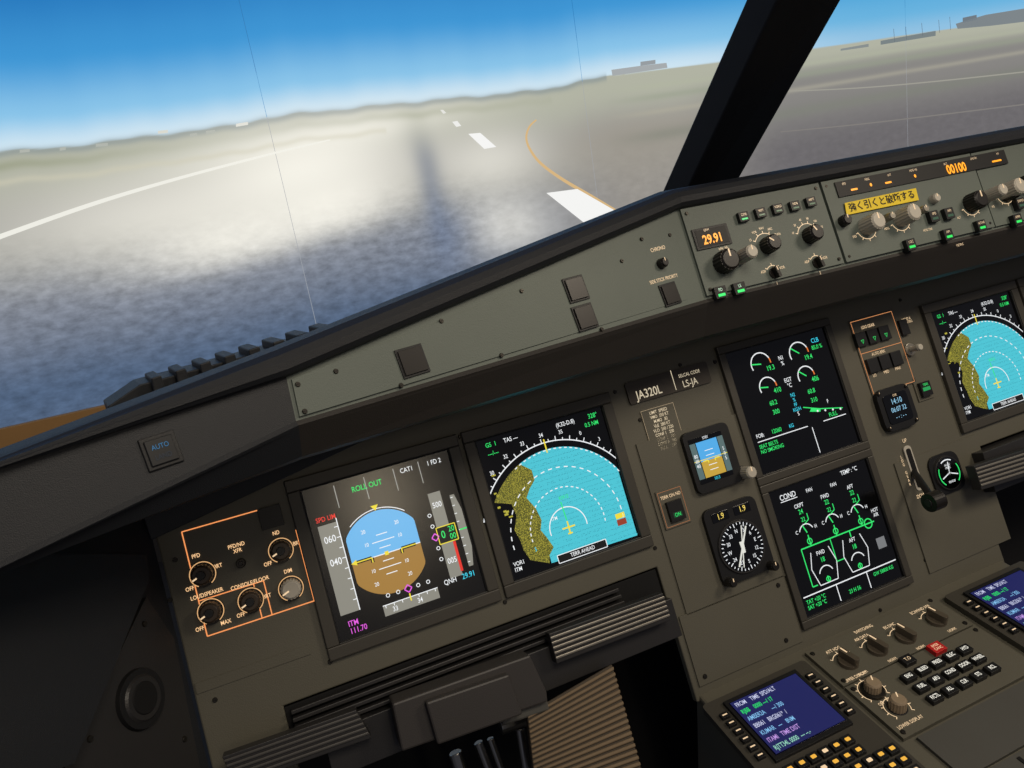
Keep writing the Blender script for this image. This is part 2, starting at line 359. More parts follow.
Sb.build('facia_buttons',gs,.8)
text(ST,gs,'CHRONO',st_(656,250),4.2,w=3.2); text(ST,gs,'SIDE STICK PRIORITY',st_(662,280),3.8,w=3.2)
al=MB(); p=bx(161,451); al.cbox(BX,p[0],p[1],23,23,-1,2,BLK); al.cbox(BX,p[0],p[1],18,18,2,3.5,paint('button_dark',(20,21,23),.4)); al.build('autoland_button',gs,1)
text(BX,gs,'AUTO',(p[0],p[1]+3),3.4,(36,130,185),.6,w=4); text(BX,gs,'LAND',(p[0],p[1]-4),3.4,(20,50,72),.4,w=4)
# ---------------- flight control unit
fu=top('autopilot_control_panel',FC.pt(FM,(vt+vb)/2,5))
K=MB()
def dispbox(mb,pl,p,du,dv,w): mb.cbox(pl,p[0],p[1],du+6,dv+5,w-1,w+1.5,BLK); mb.cbox(pl,p[0],p[1],du,dv,w,w+1.8,paint('readout_window',(8,7,6),.5))
dispbox(K,FC,fc(710,238),40,19,3)
AMB=(255,160,30)
text(FC,fu,'29.91',(fc(710,239)[0],fc(710,239)[1]-1.5),10,AMB,1.4,w=5.2,bold=.04); text(FC,fu,'QNH',(fc(708,230)[0]-6,fc(710,232)[1]+2),2.6,w=5.2)
K.knob(FC,fc(721,264),13,18); K.knob(FC,fc(738,259),8,26,IVO,base=False)
for p,lb in [((740,219),'CSTR'),((757,215),'WPT'),((774,211),'VOR.D'),((791,208),'NDB'),((807,204),'ARPT')]:
    q=fc(*p); K.cbox(FC,q[0],q[1],13,11,2,8,BLK); text(FC,fu,lb,(q[0],q[1]+2),2.8,w=8.3); K.cbox(FC,q[0],q[1]-2.8,8,2,8,8.4,emit((40,220,120) if lb=='CSTR' else (50,90,60),1))
for p,lb in [((717,294),'FD'),((736,290),'LS')]:
    q=fc(*p); K.cbox(FC,q[0],q[1],15,13,2,8,BLK); text(FC,fu,lb,(q[0],q[1]+2.5),3.6,(220,255,220),w=8.3); K.cbox(FC,q[0],q[1]-3.2,9,3,8,8.4,emit((50,235,110),1.2))
def tickring(pl,par,p,r,a0,a1,n,w,labs=None):
    D=Draw(pl,p[0],p[1],w)
    D.arc((0,0),r,a0,a1,.7,WHT,0,24)
    for k in range(n):
        a=math.radians(a0+(a1-a0)*k/(n-1)); D.line((r*math.cos(a),r*math.sin(a)),((r+3)*math.cos(a),(r+3)*math.sin(a)),.8,WHT,1)
        if labs: text(pl,par,labs[k],(p[0]+(r+7)*math.cos(a),p[1]+(r+6)*math.sin(a)),2.8,w=w+.3)
    D.done('scale_marks',par)
K.knob(FC,fc(765,247),10,17,ang=140); tickring(FC,fu,fc(765,247),15,30,150,5,3.3,['PLAN','ARC','NAV','VOR','LS'])
K.knob(FC,fc(807,237),10,17,ang=120); tickring(FC,fu,fc(807,237),15,20,160,6,3.3,['320','160','80','40','20','10'])
for p in[(772,274),(815,264)]: K.bar(FC,fc(*p),6.5,12,100); q=fc(*p); text(FC,fu,'ADF',(q[0]-13,q[1]+4),3.2,w=3.4); text(FC,fu,'VOR',(q[0]+13,q[1]+4),3.2,w=3.4); tickring(FC,fu,q,9,40,140,3,3.3); text(FC,fu,'1' if p[0]<800 else '2',(q[0],q[1]-12),3.4,w=3.4)
text(FC,fu,'inHg  hPa',(fc(722,250)[0],fc(722,249)[1]),2.8,w=3.4)
q0=fc(834,193);q1=fc(1003,160); K.box(FC,q0[0],q1[0],q0[1]-8,min(vt-2,q0[1]+11),3,5.5,paint('readout_window',(8,7,6),.5))
mid=q0[1]+1
def fcx(x): return fc(x,196-.2*(x-834))[0]
for x,tt in[(851,'---'),(868,'•'),(885,'---'),(912,'•'),(993,'-----')]: text(FC,fu,tt,(fcx(x),mid-2),9,AMB,1.5,w=6,sx=.8,bold=.06)
text(FC,fu,'00100',(fcx(953),mid-2.5),11.5,AMB,1.5,w=6,bold=.04)
for x,tt in[(843,'SPD'),(866,'HDG'),(888,'LAT'),(912,'HDG V/S'),(944,'ALT'),(972,'LVL/CH'),(996,'V/S')]: text(FC,fu,tt,(fcx(x),mid+6),2.8,w=6)
p1=fc(841,205);p2=fc(912,190);p3=fc(915,202);p4=fc(843,217); K.prism(FC,[p1,p2,p3,p4],5.6,6.1,YEL)
pc=np.mean([p1,p2,p3,p4],0); text(FC,fu,'強く引くと破断する',tuple(pc),8,w=6.4,sx=1.02,mat=INK,rot=math.atan2(p2[1]-p1[1],p2[0]-p1[0]),bold=.025)
for p,r,h,m in [((863,228),11,24,IVO),((897,220),11,26,IVO),((912,215),5,20,SIL),((967,205),12,20,KNB),((984,198),8,26,IVO),((1001,194),11,26,IVO),((840,223),7,12,KNB),((879,222),5,20,SIL),((930,201),6,10,IVO),((1019,187),8,18,KNB)]:
    K.knob(FC,fc(*p),r,h,m,base=m is not SIL)
for p in[(863,228),(897,220),(1001,194),(967,205)]: tickring(FC,fu,fc(*p),15,200,340,5,4.3)
for p,lb,lit in [((905,247),'LOC',1),((942,237),'AP1',1),((943,216),'AP2',0),((975,228),'A/THR',1),((1011,222),'APPR',1),((928,219),'SPD',0),((1014,206),'EXPED',0)]:
    q=fc(*p); K.cbox(FC,q[0],q[1],14,14,3,10,BLK); text(FC,fu,lb,(q[0],q[1]+3),3.2,w=10.3); K.cbox(FC,q[0],q[1]-3,9,3,10,10.4,emit((50,235,100) if lit else (50,80,60),1.1))
for x,y,t in[(852,238,'SPD'),(884,230,'HDG'),(956,219,'ALT'),(990,208,'V/S'),(925,231,'HDG TRK'),(957,246,'METRIC')]: text(FC,fu,t,fc(x,y),3,w=4.4)
K.build('controls',fu,.5)
K2=MB()
for u,v,r in[(fr1+34,vb+38,11),(fr1+70,vb+45,11),(fr2-30,vb+40,12)]: K2.knob(FC,(u,v),r,17)
K2.build('copilot_controls',fu,.5)
# ================================================================ WINDSHIELD POST
po=top('windshield_post',(0,200,1400))
XP=lambda x:Plane((x,0,0),Y_,Z_)
def lx(a,b_,y): t=(y-a[1])/(b_[1]-a[1]); return (a[0]+(b_[0]-a[0])*t,y)
A0=XP(-45).P3(*lx((660,197),(746,0),235)); A1=XP(-45).P3(*lx((660,197),(746,0),-160))
C0=XP(45).P3(*lx((745,168),(841,0),225)); C1=XP(45).P3(*lx((745,168),(841,0),-160))
fr_=np.array([8,-38,-12.]); bk=np.array([0,60,20.])
Po=MB(); ring0=[A0,A0+fr_,A0+fr_+np.array([14,-6,0]),C0+np.array([-6,-2,0]),C0,C0+bk]; ring1=[A1,A1+fr_,A1+fr_+np.array([14,-6,0]),C1+np.array([-6,-2,0]),C1,C1+bk]
n6=len(ring0); Po.add(ring0+ring1,[[i,(i+1)%n6,(i+1)%n6+n6,i+n6] for i in range(n6)]+[list(range(n6))[::-1],list(range(n6,2*n6))],CHR)
Po.build('post_beam',po,2)
HB=MB(); HB.add([A1+np.array([-1200,-20,-20]),A1+np.array([-1200,-160,0]),C1+np.array([1200,-160,0]),C1+np.array([1200,-20,-20]),A1+np.array([-1200,-20,60]),A1+np.array([-1200,-160,60]),C1+np.array([1200,-160,60]),C1+np.array([1200,-20,60])],[[0,1,2,3],[4,7,6,5],[0,4,5,1],[1,5,6,2],[2,6,7,3],[3,7,4,0]],CHR)
HB.build('header_beam',po,3)
# ================================================================ MAIN PANEL
ip=top('instrument_panel',MP.pt(0,-100,-5))
uTL,vTL=mp(158,545); uBL,vBL=mp(212,768)
vcap=mp(445,646)[1]; uc0=mp(655,560)[0]; vC=mp(700,690)[1]; uA=mp(283,705)[0]
uc1=-uc0
M_=MB()
M_.prism(MP,[(uTL-10,150),(-uTL+10,150),(-uTL+10,vcap),(uc1,vcap),(uc1,vC-12),(uc0,vC-12),(uc0,vcap),(uA,vcap),(uA,vBL-60),(uBL,vBL-60),(uTL,vTL)],-10,0,PAN)
M_.build('panel_plate',ip,1.5)
N_=MB()
q=mp(668,383); N_.rbox(MP,q[0],q[1],118,27,0,3,paint('placard_brown',(66,60,52),.45),3)
text(MP,ip,'JA320L',(mp(648,394)[0],mp(648,393)[1]),10.5,(225,210,180),.8,w=3.5,bold=.01)
text(MP,ip,'SELCAL CODE',(mp(688,375)[0],mp(688,374)[1]),4.2,(225,210,180),.8,w=3.5); text(MP,ip,'LS-JA',(mp(689,384)[0],mp(689,383)[1]),8.5,(225,210,180),.8,w=3.5)
D=Draw(MP,0,0,3.3); D.line(mp(669,371),(mp(669,371)[0],q[1]-11),.8,(225,210,180)); D.done('placard_rule',ip)
a=mp(640,412);b_=mp(688,455); N_.box(MP,a[0],b_[0],a[1],b_[1],0,1.5,PAN)
D=Draw(MP,0,0,1.8); D.path([(a[0],a[1]),(b_[0],a[1]),(b_[0],b_[1]),(a[0],b_[1])],.5,(170,150,120),0,True); D.done('placard_frame',ip)
cu_=(a[0]+b_[0])/2
for k,t in enumerate(['LIMIT  SPEED','VMO  350 KT','M.MO  .82','VLE  280 KT','VLO  250 / 220','CONF 1   230','CONF 2   200','CONF 3   185','FULL     177']): text(MP,ip,t,(cu_,a[1]-5-k*5.6),3.8,(235,215,180),.85,w=2.0,bold=.01)
# left knob cluster
kn=top('audio_lighting_control_panel',MP.pt(*mp(240,570),0)); Kp=MB()
ORG=(255,158,92)
D=Draw(MP,0,0,.5)
fr=[(188,535),(288,497),(313,598),(203,641)]
c0,c1,c2,c3=[mp(*p) for p in fr]; U0=(c0[0]+c3[0])/2;U1=(c1[0]+c2[0])/2;V1=(c0[1]+c1[1])/2;V0=(c2[1]+c3[1])/2
VB=mp(240,588)[1]
D.path([(U0,V0),(U0,V1),(U1-28,V1)],1.1,ORG,0); D.path([(U0,V0),(U1,V0),(U1,V1-30)],1.1,ORG,0)
D.line((U0,VB),(U1-42,VB),1,ORG,0); D.line((U1-42,VB),(U1-42,V0),1,ORG,0); D.line((U0+52,VB),(U0+52,V0),1,ORG,0); D.done('panel_outline',kn)
BRN=paint('knob_brown',(66,55,44),.4)
for p,m in [((203,574),BRN),((281,550),BRN),((211,611),BRN),((251,600),BRN),((291,588),IVO)]:
    q=mp(*p); Kp.knob(MP,q,10.5,14,m,ang=200,base=False); Kp.cyl(MP,q[0],q[1],13,12.6,0,2,SCR); Dk=Draw(MP,q[0],q[1],2.4); Dk.arc((0,0),12,-60,240,.9,(225,175,120),0,30); Dk.done('dial_ring',kn)
    if m is BRN: Kp.cyl(MP,q[0],q[1],4.5,4,15,19,BLK)
Kp.cbox(MP,*mp(271,517),22,22,0,4,BLK); Kp.cyl(MP,*mp(241,563),5,4,0,6,SCR); Kp.cyl(MP,*mp(241,563),2.5,2,6,8,KNB)
Kp.build('knobs',kn,.6)
OW_=(255,205,150)
for p,t in [((196,556),'PFD'),((237,548),'PFD/ND\nXFR'),((276,533),'ND'),((190,589),'OFF'),((218,566),'BRT'),((268,564),'OFF'),((207,594),'LOUDSPEAKER'),((250,583),'CONSOLE/FLOOR'),((200,629),'OFF'),((226,622),'MAX'),((241,615),'OFF'),((267,596),'BRT'),((288,571),'DIM'),((297,543),'BRT')]:
    text(MP,kn,t,mp(*p),3.9,OW_,1.1,w=.8,bold=.01)
a=mp(197,693);b_=mp(312,657); N_.box(MP,a[0],b_[0],a[1]-1,a[1]+9,0,1.2,PAN)
for p in [(175,560),(215,700),(170,600),(460,437),(615,392),(640,420),(655,548),(650,470),(690,595),(762,560),(785,620),(880,610),(720,620),(700,660),(905,470),(925,560),(985,455),(900,300),(715,362),(680,365),(330,662),(505,602),(640,600)]: N_.screw(MP,mp(*p),2.6,0)
N_.box(MP,mp(652,500)[0],mp(757,480)[0],mp(757,560)[1]-30,mp(700,428)[1]+4,0,2,PAN)
a=mp(690,600); N_.box(MP,uc0+8,mp(800,600)[0]-14,vC+4,mp(720,600)[1],0,2,PAN)
N_.box(MP,mp(905,500)[0],mp(990,480)[0],mp(960,560)[1],mp(945,445)[1],0,2,PAN)
for p in[(668,608),(777,585),(785,640),(704,676)]: N_.screw(MP,mp(*p),3,2)
N_.build('panel_trim',ip,.8)
# ================================================================ DISPLAYS
CEN={'pfd':(-345.9-193.2,-21),'nd':(-345.9,-21),'ewd':(0,0),'sd':(0,-182.4),'nd2':(345.9,-21),'pfd2':(539.1,-21)}
def display(name,key,t=13,gl=GLS):
    cu,cv=CEN[key]; e=top(name,MP.pt(cu,cv,4)); m=MB(); m.frame(MP,cu,cv,162,162,t,-2,6,BEZ); m.frame(MP,cu,cv,159,159,2.2,0,4.5,BLK)
    m.build('bezel',e,1.6); q=MB(); q.box(MP,cu-80,cu+80,cv-80,cv+80,0,2,gl); q.build('glass',e)
    return e,Draw(MP,cu,cv,2.2)
WH=(240,243,245);GR=(50,232,112);CY=(60,210,235);YE=(240,220,60);GY=(138,136,126);MG=(230,95,225)
def pfd(e,D,off=(0,0)):
    def L(x,y):
        u,v=mp(x,y); return (u-CEN['pfd'][0],v-CEN['pfd'][1])
    cx,cy=L(386,551)
    hz=-2
    def clipc(y0,y1):
        pts=[]
        for a in np.linspace(0,360,73)[:-1]:
            x=44*math.cos(math.radians(a));y=44*math.sin(math.radians(a)); x=max(-37,min(37,x)); pts.append((x,max(y0,min(y1,y))))
        return [(cx+x,cy+y) for x,y in pts]
    D.poly(clipc(hz,60),(110,184,236)); D.poly(clipc(-60,hz),(162,122,58))
    D.line((cx-37,cy+hz),(cx+37,cy+hz),1,WH,1)
    for k in range(-3,4):
        if k: D.line((cx-(12 if k%2==0 else 6),cy+hz+k*7),(cx+(12 if k%2==0 else 6),cy+hz+k*7),.9,WH,1)
    for t in(10,20):
        D.text(e,str(t),(cx-18,cy+hz+t*1.4),4,WH);D.text(e,str(t),(cx+18,cy+hz+t*1.4),4,WH);D.text(e,str(t),(cx-18,cy+hz-t*1.4),4,WH);D.text(e,str(t),(cx+18,cy+hz-t*1.4),4,WH)
    for sgn in(-1,1):
        D.path([(cx+sgn*32,cy+hz),(cx+sgn*16,cy+hz),(cx+sgn*16,cy+hz-5)],3.6,(10,10,10),2); D.path([(cx+sgn*32,cy+hz),(cx+sgn*16,cy+hz),(cx+sgn*16,cy+hz-5)],1.2,YE,3)
    D.rect(cx-2,cy+hz-2,cx+2,cy+hz+2,YE,3)
    D.arc((cx,cy),46,50,130,.9,WH,1); D.poly([(cx,cy+44),(cx-4,cy+50),(cx+4,cy+50)],YE,3)
    a=L(318,527);b_=L(355,611); D.rect(-73,b_[1],-53,a[1],GY); D.line((-53,b_[1]),(-53,a[1]+4),1,WH,1)
    for i,tt in enumerate(['060','040']): D.text(e,tt,(-64,a[1]-16-i*24),7,WH)
    for i in range(8): D.line((-57,a[1]-5-i*11),(-53,a[1]-5-i*11),.9,WH,1)
    D.text(e,'SPD LIM',(-63,a[1]+6),5,(235,60,50)); D.poly([(-50,cy+hz),(-44,cy+hz+3),(-44,cy+hz-3)],YE,2)
    ta,tb=a[1],b_[1]
    D.rect(46,tb,60,ta,GY); D.rect(45,cy+hz-9,66,cy+hz+9,(12,12,12),1); D.path([(45,cy+hz-9),(66,cy+hz-9),(66,cy+hz+9),(45,cy+hz+9)],1,YE,2,True)
    D.text(e,'0',(51,cy+hz),8,GR); D.text(e,'20\n00',(61,cy+hz),6,GR)
    D.text(e,'500',(53,ta-14),6,WH); D.text(e,'005',(53,tb+18),6,WH)
    D.rect(59,tb+4,62,cy+hz-10,(225,50,40),2)
    D.poly([(69,ta-8),(74,ta-8),(78,ta-26),(78,tb+26),(74,tb+6),(69,tb+6)],GY); D.line((70,cy+hz),(78,cy+hz),1.4,GR,2)
    for i in range(-4,5): D.line((69,cy+hz+i*9),(72,cy+hz+i*9),.8,WH,1)
    D.rect(-30,-70,30,-59,GY); D.line((-30,-59),(30,-59),.9,WH,1)
    for i in range(7): D.line((-27+i*9,-59),(-27+i*9,-62),.8,WH,1)
    D.text(e,'33',(-18,-65.5),5,WH);D.text(e,'34',(9,-65.5),5,WH); D.line((0,-55),(0,-63),1.4,YE,3)
    for i in(-2,-1,1,2): D.arc((i*11,-50),1.8,0,360,.8,WH,1,12)
    D.path([(-4,-50),(0,-46),(4,-50),(0,-54)],1.2,MG,2,True)
    for i in(-2,-1,1,2): D.arc((42,cy+hz+i*12),1.8,0,360,.8,WH,1,12)
    D.path([(38,cy+hz),(42,cy+hz+4),(46,cy+hz),(42,cy+hz-4)],1.2,MG,2,True)
    for x in(-47,-15,17,45): D.line((x,76),(x,52),.8,(170,170,165),1)
    D.text(e,'ROLL OUT',(-14,66),5.8,GR); D.text(e,'CAT1',(31,71),5,WH); D.text(e,'1 FD 2',(62,71),5,WH)
    D.text(e,'ITM\n111.70',(-68,-69),5.6,MG,'LEFT'); D.text(e,'QNH',(45,-57),5.2,WH); D.text(e,'29.91',(66,-57),5.8,CY)
    D.done('symbology',e)
e,D=display('primary_flight_display','pfd',13,GLW); pfd(e,D)
e,D=display('primary_flight_display','pfd2'); pfd(e,D)
def nd(e,D):
    def L(x,y):
        u,v=mp(x,y); return np.array((u-CEN['nd'][0],v-CEN['nd'][1]))
    ac=L(568,527); Rr=92
    lim=lambda p:(max(-78,min(78,p[0])),max(-78,min(78,p[1])))
    arc=[lim((ac[0]+Rr*math.cos(math.radians(a)),ac[1]+Rr*math.sin(math.radians(a)))) for a in np.linspace(-22,113,50)]
    bnd=[tuple(L(*p)) for p in[(531,470),(534,480),(529,489),(526,498),(535,508),(541,520),(540,530),(546,537),(553,547),(549,555),(551,563)]]
    D.poly(arc+bnd+[(ac[0]+80,L(551,563)[1])],CY,0,DOTC)
    larc=[(ac[0]+Rr*math.cos(math.radians(a)),ac[1]+Rr*math.sin(math.radians(a))) for a in np.linspace(113,146,14)]
    D.poly([larc[0]]+larc[1:]+[tuple(L(*p)) for p in [(511,504),(516,516),(514,530),(520,541),(523,550),(530,560),(549,563)]]+bnd[:-1][::-1],YE,0,DOTL)
    for k in range(22):
        x,y=L(random.uniform(488,512),random.uniform(465,520)); 
        if x<ac[0]-Rr*.7: D.rect(x,y,x+random.uniform(2,5),y+random.uniform(1,2.4),(180,172,60),0)
    D.arc(ac,100,20,160,1.3,WH,2,60)
    for i,a in enumerate(range(22,160,5)): 
        A=math.radians(a); l=5 if i%2==0 else 3
        p=(ac[0]+100*math.cos(A),ac[1]+100*math.sin(A)); q=(ac[0]+(100+l)*math.cos(A),ac[1]+(100+l)*math.sin(A))
        if abs(q[0])<78 and abs(q[1])<78: D.line(p,q,1,WH,2)
    for i,a in enumerate(range(52,150,13)):
        A=math.radians(a); p=(ac[0]+109*math.cos(A),ac[1]+109*math.sin(A))
        if abs(p[0])<74 and p[1]<70: D.text(e,str([3,0,35,34,33,32,30,29][i%8]),p,4.6,WH)
    for r in(23,46,69): D.arc(ac,r,-8,188,1.2,WH,2,48,dash=r>30)
    D.arc(ac,Rr-1,-5,120,1.2,WH,2,60,dash=True)
    D.line((ac[0]-8,ac[1]),(ac[0]+8,ac[1]),1.8,YE,3);D.line((ac[0],ac[1]+7),(ac[0],ac[1]-8),1.8,YE,3);D.line((ac[0]-3,ac[1]-7),(ac[0]+3,ac[1]-7),1.6,YE,3)
    D.line((ac[0],ac[1]+8),(ac[0]-1,ac[1]+30),1.2,GR,3); D.line((ac[0],ac[1]+88),(ac[0],ac[1]+104),1.6,YE,3)
    D.text(e,'KIX12',(ac[0]+4,ac[1]+34),4,GR); D.text(e,'ITM',(ac[0]-14,ac[1]+14),4,WH)
    D.rect(-24,-78,38,-69,(12,12,12),1); D.path([(-24,-78),(38,-78),(38,-69),(-24,-69)],.9,WH,2,True); D.text(e,'TERR AHEAD',(7,-73.5),4.5,WH)
    D.rect(58,-52,70,-46,YE,2); D.rect(58,-60,70,-53,(150,60,40),2)
    D.text(e,'GS  1',(-70,72),5,GR,'LEFT'); D.text(e,'TAS ---',(-48,72),5,WH,'LEFT'); D.text(e,'---/---',(-70,62),5,GR,'LEFT')
    D.text(e,'(K32-D.8)',(30,72),5,WH); D.text(e,'328°',(66,72),5.5,GR); D.text(e,'0.5 NM',(62,63),5,GR); 
    D.text(e,'VOR1\nITM',(-76,-66),4.6,WH,'LEFT'); D.text(e,'5',(ac[0]-45,ac[1]-12),4.5,CY)
    D.done('symbology',e)
e,D=display('navigation_display','nd'); nd(e,D)
e,D=display('navigation_display','nd2'); nd(e,D)
e,D=display('engine_warning_display','ewd',10)
for i,cx in enumerate((-32,30)):
    for cy,r in((55,15),(24,13)):
        D.arc((cx,cy),r,20,200,1.5,WH,2,24); D.arc((cx,cy),r,-5,20,1.8,(230,120,50),2,6)
        a=math.radians(170-30*i); D.line((cx,cy),(cx+r*math.cos(a),cy+r*math.sin(a)),1.6,GR,3)
    D.text(e,['19.3','19.4'][i],(cx+12,47),6.5,GR); D.text(e,['410','406'][i],(cx+12,17),6.5,GR)
    D.text(e,['60.2','60.8'][i],(cx,3),6,GR); D.text(e,['300','310'][i],(cx,-9),6,GR)
D.text(e,'N1\n%',(0,52),5.5,WH);D.text(e,'EGT\n°C',(0,22),5.5,WH);D.text(e,'N2\n%',(0,2),4.8,CY);D.text(e,'FF\nKG/H',(0,-11),4.6,CY)
D.text(e,'CLB',(60,66),6,CY); D.text(e,'85.0 %',(60,57),5.5,GR)
D.text(e,'FOB:',(-72,-32),5,WH,'LEFT'); D.text(e,'12060',(-48,-32),5.4,GR,'LEFT'); D.text(e,'KG',(-20,-32),4.6,CY,'LEFT')
D.line((-72,-39),(8,-39),1.1,WH); D.line((34,-39),(72,-39),1.1,WH); D.line((14,-42),(14,-76),1.1,WH)
D.poly([(18,-22),(22,-18),(36,-22),(34,-26)],GR,1); D.path([(10,-14),(34,-22),(70,-30)],1.3,GR); D.text(e,'S',(0,-20),5,WH);D.text(e,'F',(50,-16),5,WH);D.text(e,'FULL',(52,-34),5.5,GR)
for x in(30,42,54,66): D.disc((x,-24-(x-30)*.18),1.4,WH,3,10)
D.text(e,'SEAT BELTS\nNO SMOKING',(-72,-49),4.8,GR,'LEFT')
D.done('symbology',e)
e,D=display('system_display','sd',10)
D.text(e,'COND',(-66,68),7,WH,'LEFT'); D.line((-66,63),(-40,63),1,WH); D.text(e,'TEMP : °C',(48,72),5.5,WH); D.text(e,'FAN',(-20,66),4.5,WH);D.text(e,'FAN',(18,62),4.5,WH)
for x,l,tm in((-42,'CKPT','24'),(0,'FWD','22'),(42,'AFT','22')):
    D.text(e,l,(x,52),5,WH);D.text(e,tm,(x,44),6,GR);D.text(e,'22',(x,34),5.5,GR); D.arc((x,17),11,20,160,1.3,WH); a=math.radians(110); D.line((x,17),(x+11*math.cos(a),17+11*math.sin(a)),1.6,GR,3)
    D.line((x,14),(x,0),1.6,GR); D.text(e,'C',(x-15,21),4.5,WH);D.text(e,'H',(x+15,21),4.5,WH); D.arc((x,6),3.5,0,360,1.3,GR,2,16); D.path([(x,28),(x+8,32),(x+8,40)],1.2,GR)
D.path([(-58,0),(62,0)],1.6,GR); D.path([(-58,0),(-58,-48),(-50,-48)],1.4,GR); D.arc((52,0),6,0,360,1.5,GR,3,20); D.text(e,'HOT\nAIR',(68,10),4.6,WH)
for x,l in((-32,'FWD'),(20,'AFT')):
    D.text(e,l,(x,-12),5,WH);D.text(e,'18',(x,-21),6,GR);D.arc((x,-40),11,20,160,1.3,WH);D.path([(x-14,-8),(x-20,-28),(x-14,-50),(x+14,-50),(x+20,-28),(x+14,-8)],1.1,WH);D.line((x,-42),(x,-50),1.6,GR); D.arc((x,-46),3,0,360,1.2,GR,2,16)
D.line((20,0),(20,-8),1.6,GR); D.path([(-12,0),(-12,-30),(0,-30)],1.3,GR)
D.rect(56,-36,70,-22,(120,122,124),0)
D.line((-76,-56),(76,-56),1.4,WH); D.line((-24,-56),(-24,-77),1.2,WH); D.line((26,-56),(26,-77),1.2,WH)
D.text(e,'TAT +20 °C\nSAT +20 °C',(-74,-66.5),5,GR,'LEFT'); D.text(e,'23 H 56',(1,-71),5,GR); D.text(e,'GW 58800 KG',(52,-63),4.6,GR)
D.done('symbology',e)
# ================================================================ STANDBY INSTRUMENTS
sh=top('standby_horizon',MP.pt(*mp(709,458),3)); q=mp(709,458); m=MB(); m.rbox(MP,q[0],q[1],66,76,0,9,BLK,8); m.cbox(MP,q[0]-3,q[1]+1,48,56,9,9.5,GLS)
k=mp(741,473); m.knob(MP,(k[0],k[1]),8,22,IVO); m.build('case',sh,1.2)
D=Draw(MP,q[0]-3,q[1]+1,9.7); D.rect(-15,-22,15,-2,(196,160,60)); D.rect(-15,-2,15,22,(80,170,230)); D.rect(-24,-22,-16,22,(88,110,110));D.rect(16,-22,24,22,(88,110,110)); D.path([(-12,-2),(-5,-2),(-5,-5)],1.6,YE);D.path([(12,-2),(5,-2),(5,-5)],1.6,YE)
for i in(-2,-1,1,2): D.line((-6,-2+i*6),(6,-2+i*6),.8,WH)
D.text(sh,'80\n60\n40',(-20,0),4.4,WH);D.text(sh,'5\n0\n5',(20,0),4.4,WH);D.text(sh,'1013',(0,-25.5),3.6,CY);D.line((-24,0),(24,0),.8,YE,1);D.text(sh,'STBY',(0,25.5),3.2,WH); D.done('symbology',sh)
rm=top('radio_magnetic_indicator',MP.pt(*mp(735,545),3)); q=mp(736,541); m=MB(); m.rbox(MP,q[0],q[1]+2,76,92,0,8,BLK,10); m.cyl(MP,q[0],q[1]-6,33,32,8,10,DRK,48); m.cyl(MP,q[0],q[1]-6,30,30,10,10.3,GLS,48)
m.knob(MP,(q[0]-31,q[1]-40),6,18,base=False); m.knob(MP,(q[0]+31,q[1]-40),6,18,base=False)
m.cbox(MP,q[0]-16,q[1]+36,24,11,8,8.6,GLS);m.cbox(MP,q[0]+16,q[1]+36,24,11,8,8.6,GLS); m.build('case',rm,1.2)
D=Draw(MP,q[0],q[1]-6,10.5)
for i in range(36):
    a=math.radians(i*10+8); r0=24 if i%3==0 else 26.5; D.line((r0*math.cos(a),r0*math.sin(a)),(29*math.cos(a),29*math.sin(a)),1,WH)
for i,tt in enumerate(['N','3','6','E','12','15','S','21','24','W','30','33']):
    a=math.radians(98-i*30); D.text(rm,tt,(19.5*math.cos(a),19.5*math.sin(a)),4.6,WH)
for a in(60,75):
    A=math.radians(a); D.line((-25*math.cos(A),-25*math.sin(A)),(25*math.cos(A),25*math.sin(A)),2.2 if a==60 else 1.4,(225,225,215),3)
D.poly([(-3,6),(3,6),(2,-8),(-2,-8)],(225,225,215),3); D.done('dial',rm)
text(MP,rm,'1.9',(q[0]-16,q[1]+36),7,(255,225,110),1,w=9); text(MP,rm,'1.9',(q[0]+16,q[1]+36),7,(255,225,110),1,w=9)
tr=top('terrain_button',MP.pt(*mp(672,508),3)); q=mp(672,507); m=MB(); m.cbox(MP,q[0],q[1],36,46,2,4,PAN); m.cbox(MP,q[0],q[1]-4,20,24,4,9,BLK); m.cbox(MP,q[0],q[1]-9,12,6,9,9.3,emit((20,60,35),1)); m.build('body',tr,.8)
D=Draw(MP,q[0],q[1],4.2); D.path([(-16,-21),(16,-21),(16,21),(-16,21)],.5,(170,110,70),0,True); D.done('outline',tr)
text(MP,tr,'TERR ON ND',(q[0],q[1]+14),4,w=4.6); text(MP,tr,'ON',(q[0],q[1]-9),4.5,GR,1,w=9.6)
gp=top('landing_gear_panel',MP.pt(*mp(882,345),3)); m=MB(); D=Draw(MP,0,0,2.4)
a=mp(849,326);b_=mp(905,375); m.box(MP,a[0],b_[0]+14,a[1]+6,b_[1]-14,0,2,PAN)
D.path([(a[0]+2,a[1]+4),(b_[0]+10,a[1]+4),(b_[0]+10,b_[1]-12),(a[0]+2,b_[1]-12)],.7,(225,150,95),0,True); D.line((a[0]+2,mp(875,350)[1]),(b_[0]+10,mp(875,350)[1]),.7,(225,150,95),0); D.done('panel_outline',gp)
vr=mp(870,337)[1]; vr2=mp(880,363)[1]; u0=mp(858,340)[0]
for k in range(3):
    m.cbox(MP,u0+k*21,vr,18,20,2,7,BLK); text(MP,gp,'▽',(u0+k*21,vr-4),5,(60,225,110),1,w=7.4) ; m.cbox(MP,u0+6+k*21,vr2,18,20,2,7,BLK); text(MP,gp,['LO','MED','MAX'][k],(u0+6+k*21,vr2-14),4,w=2.6)
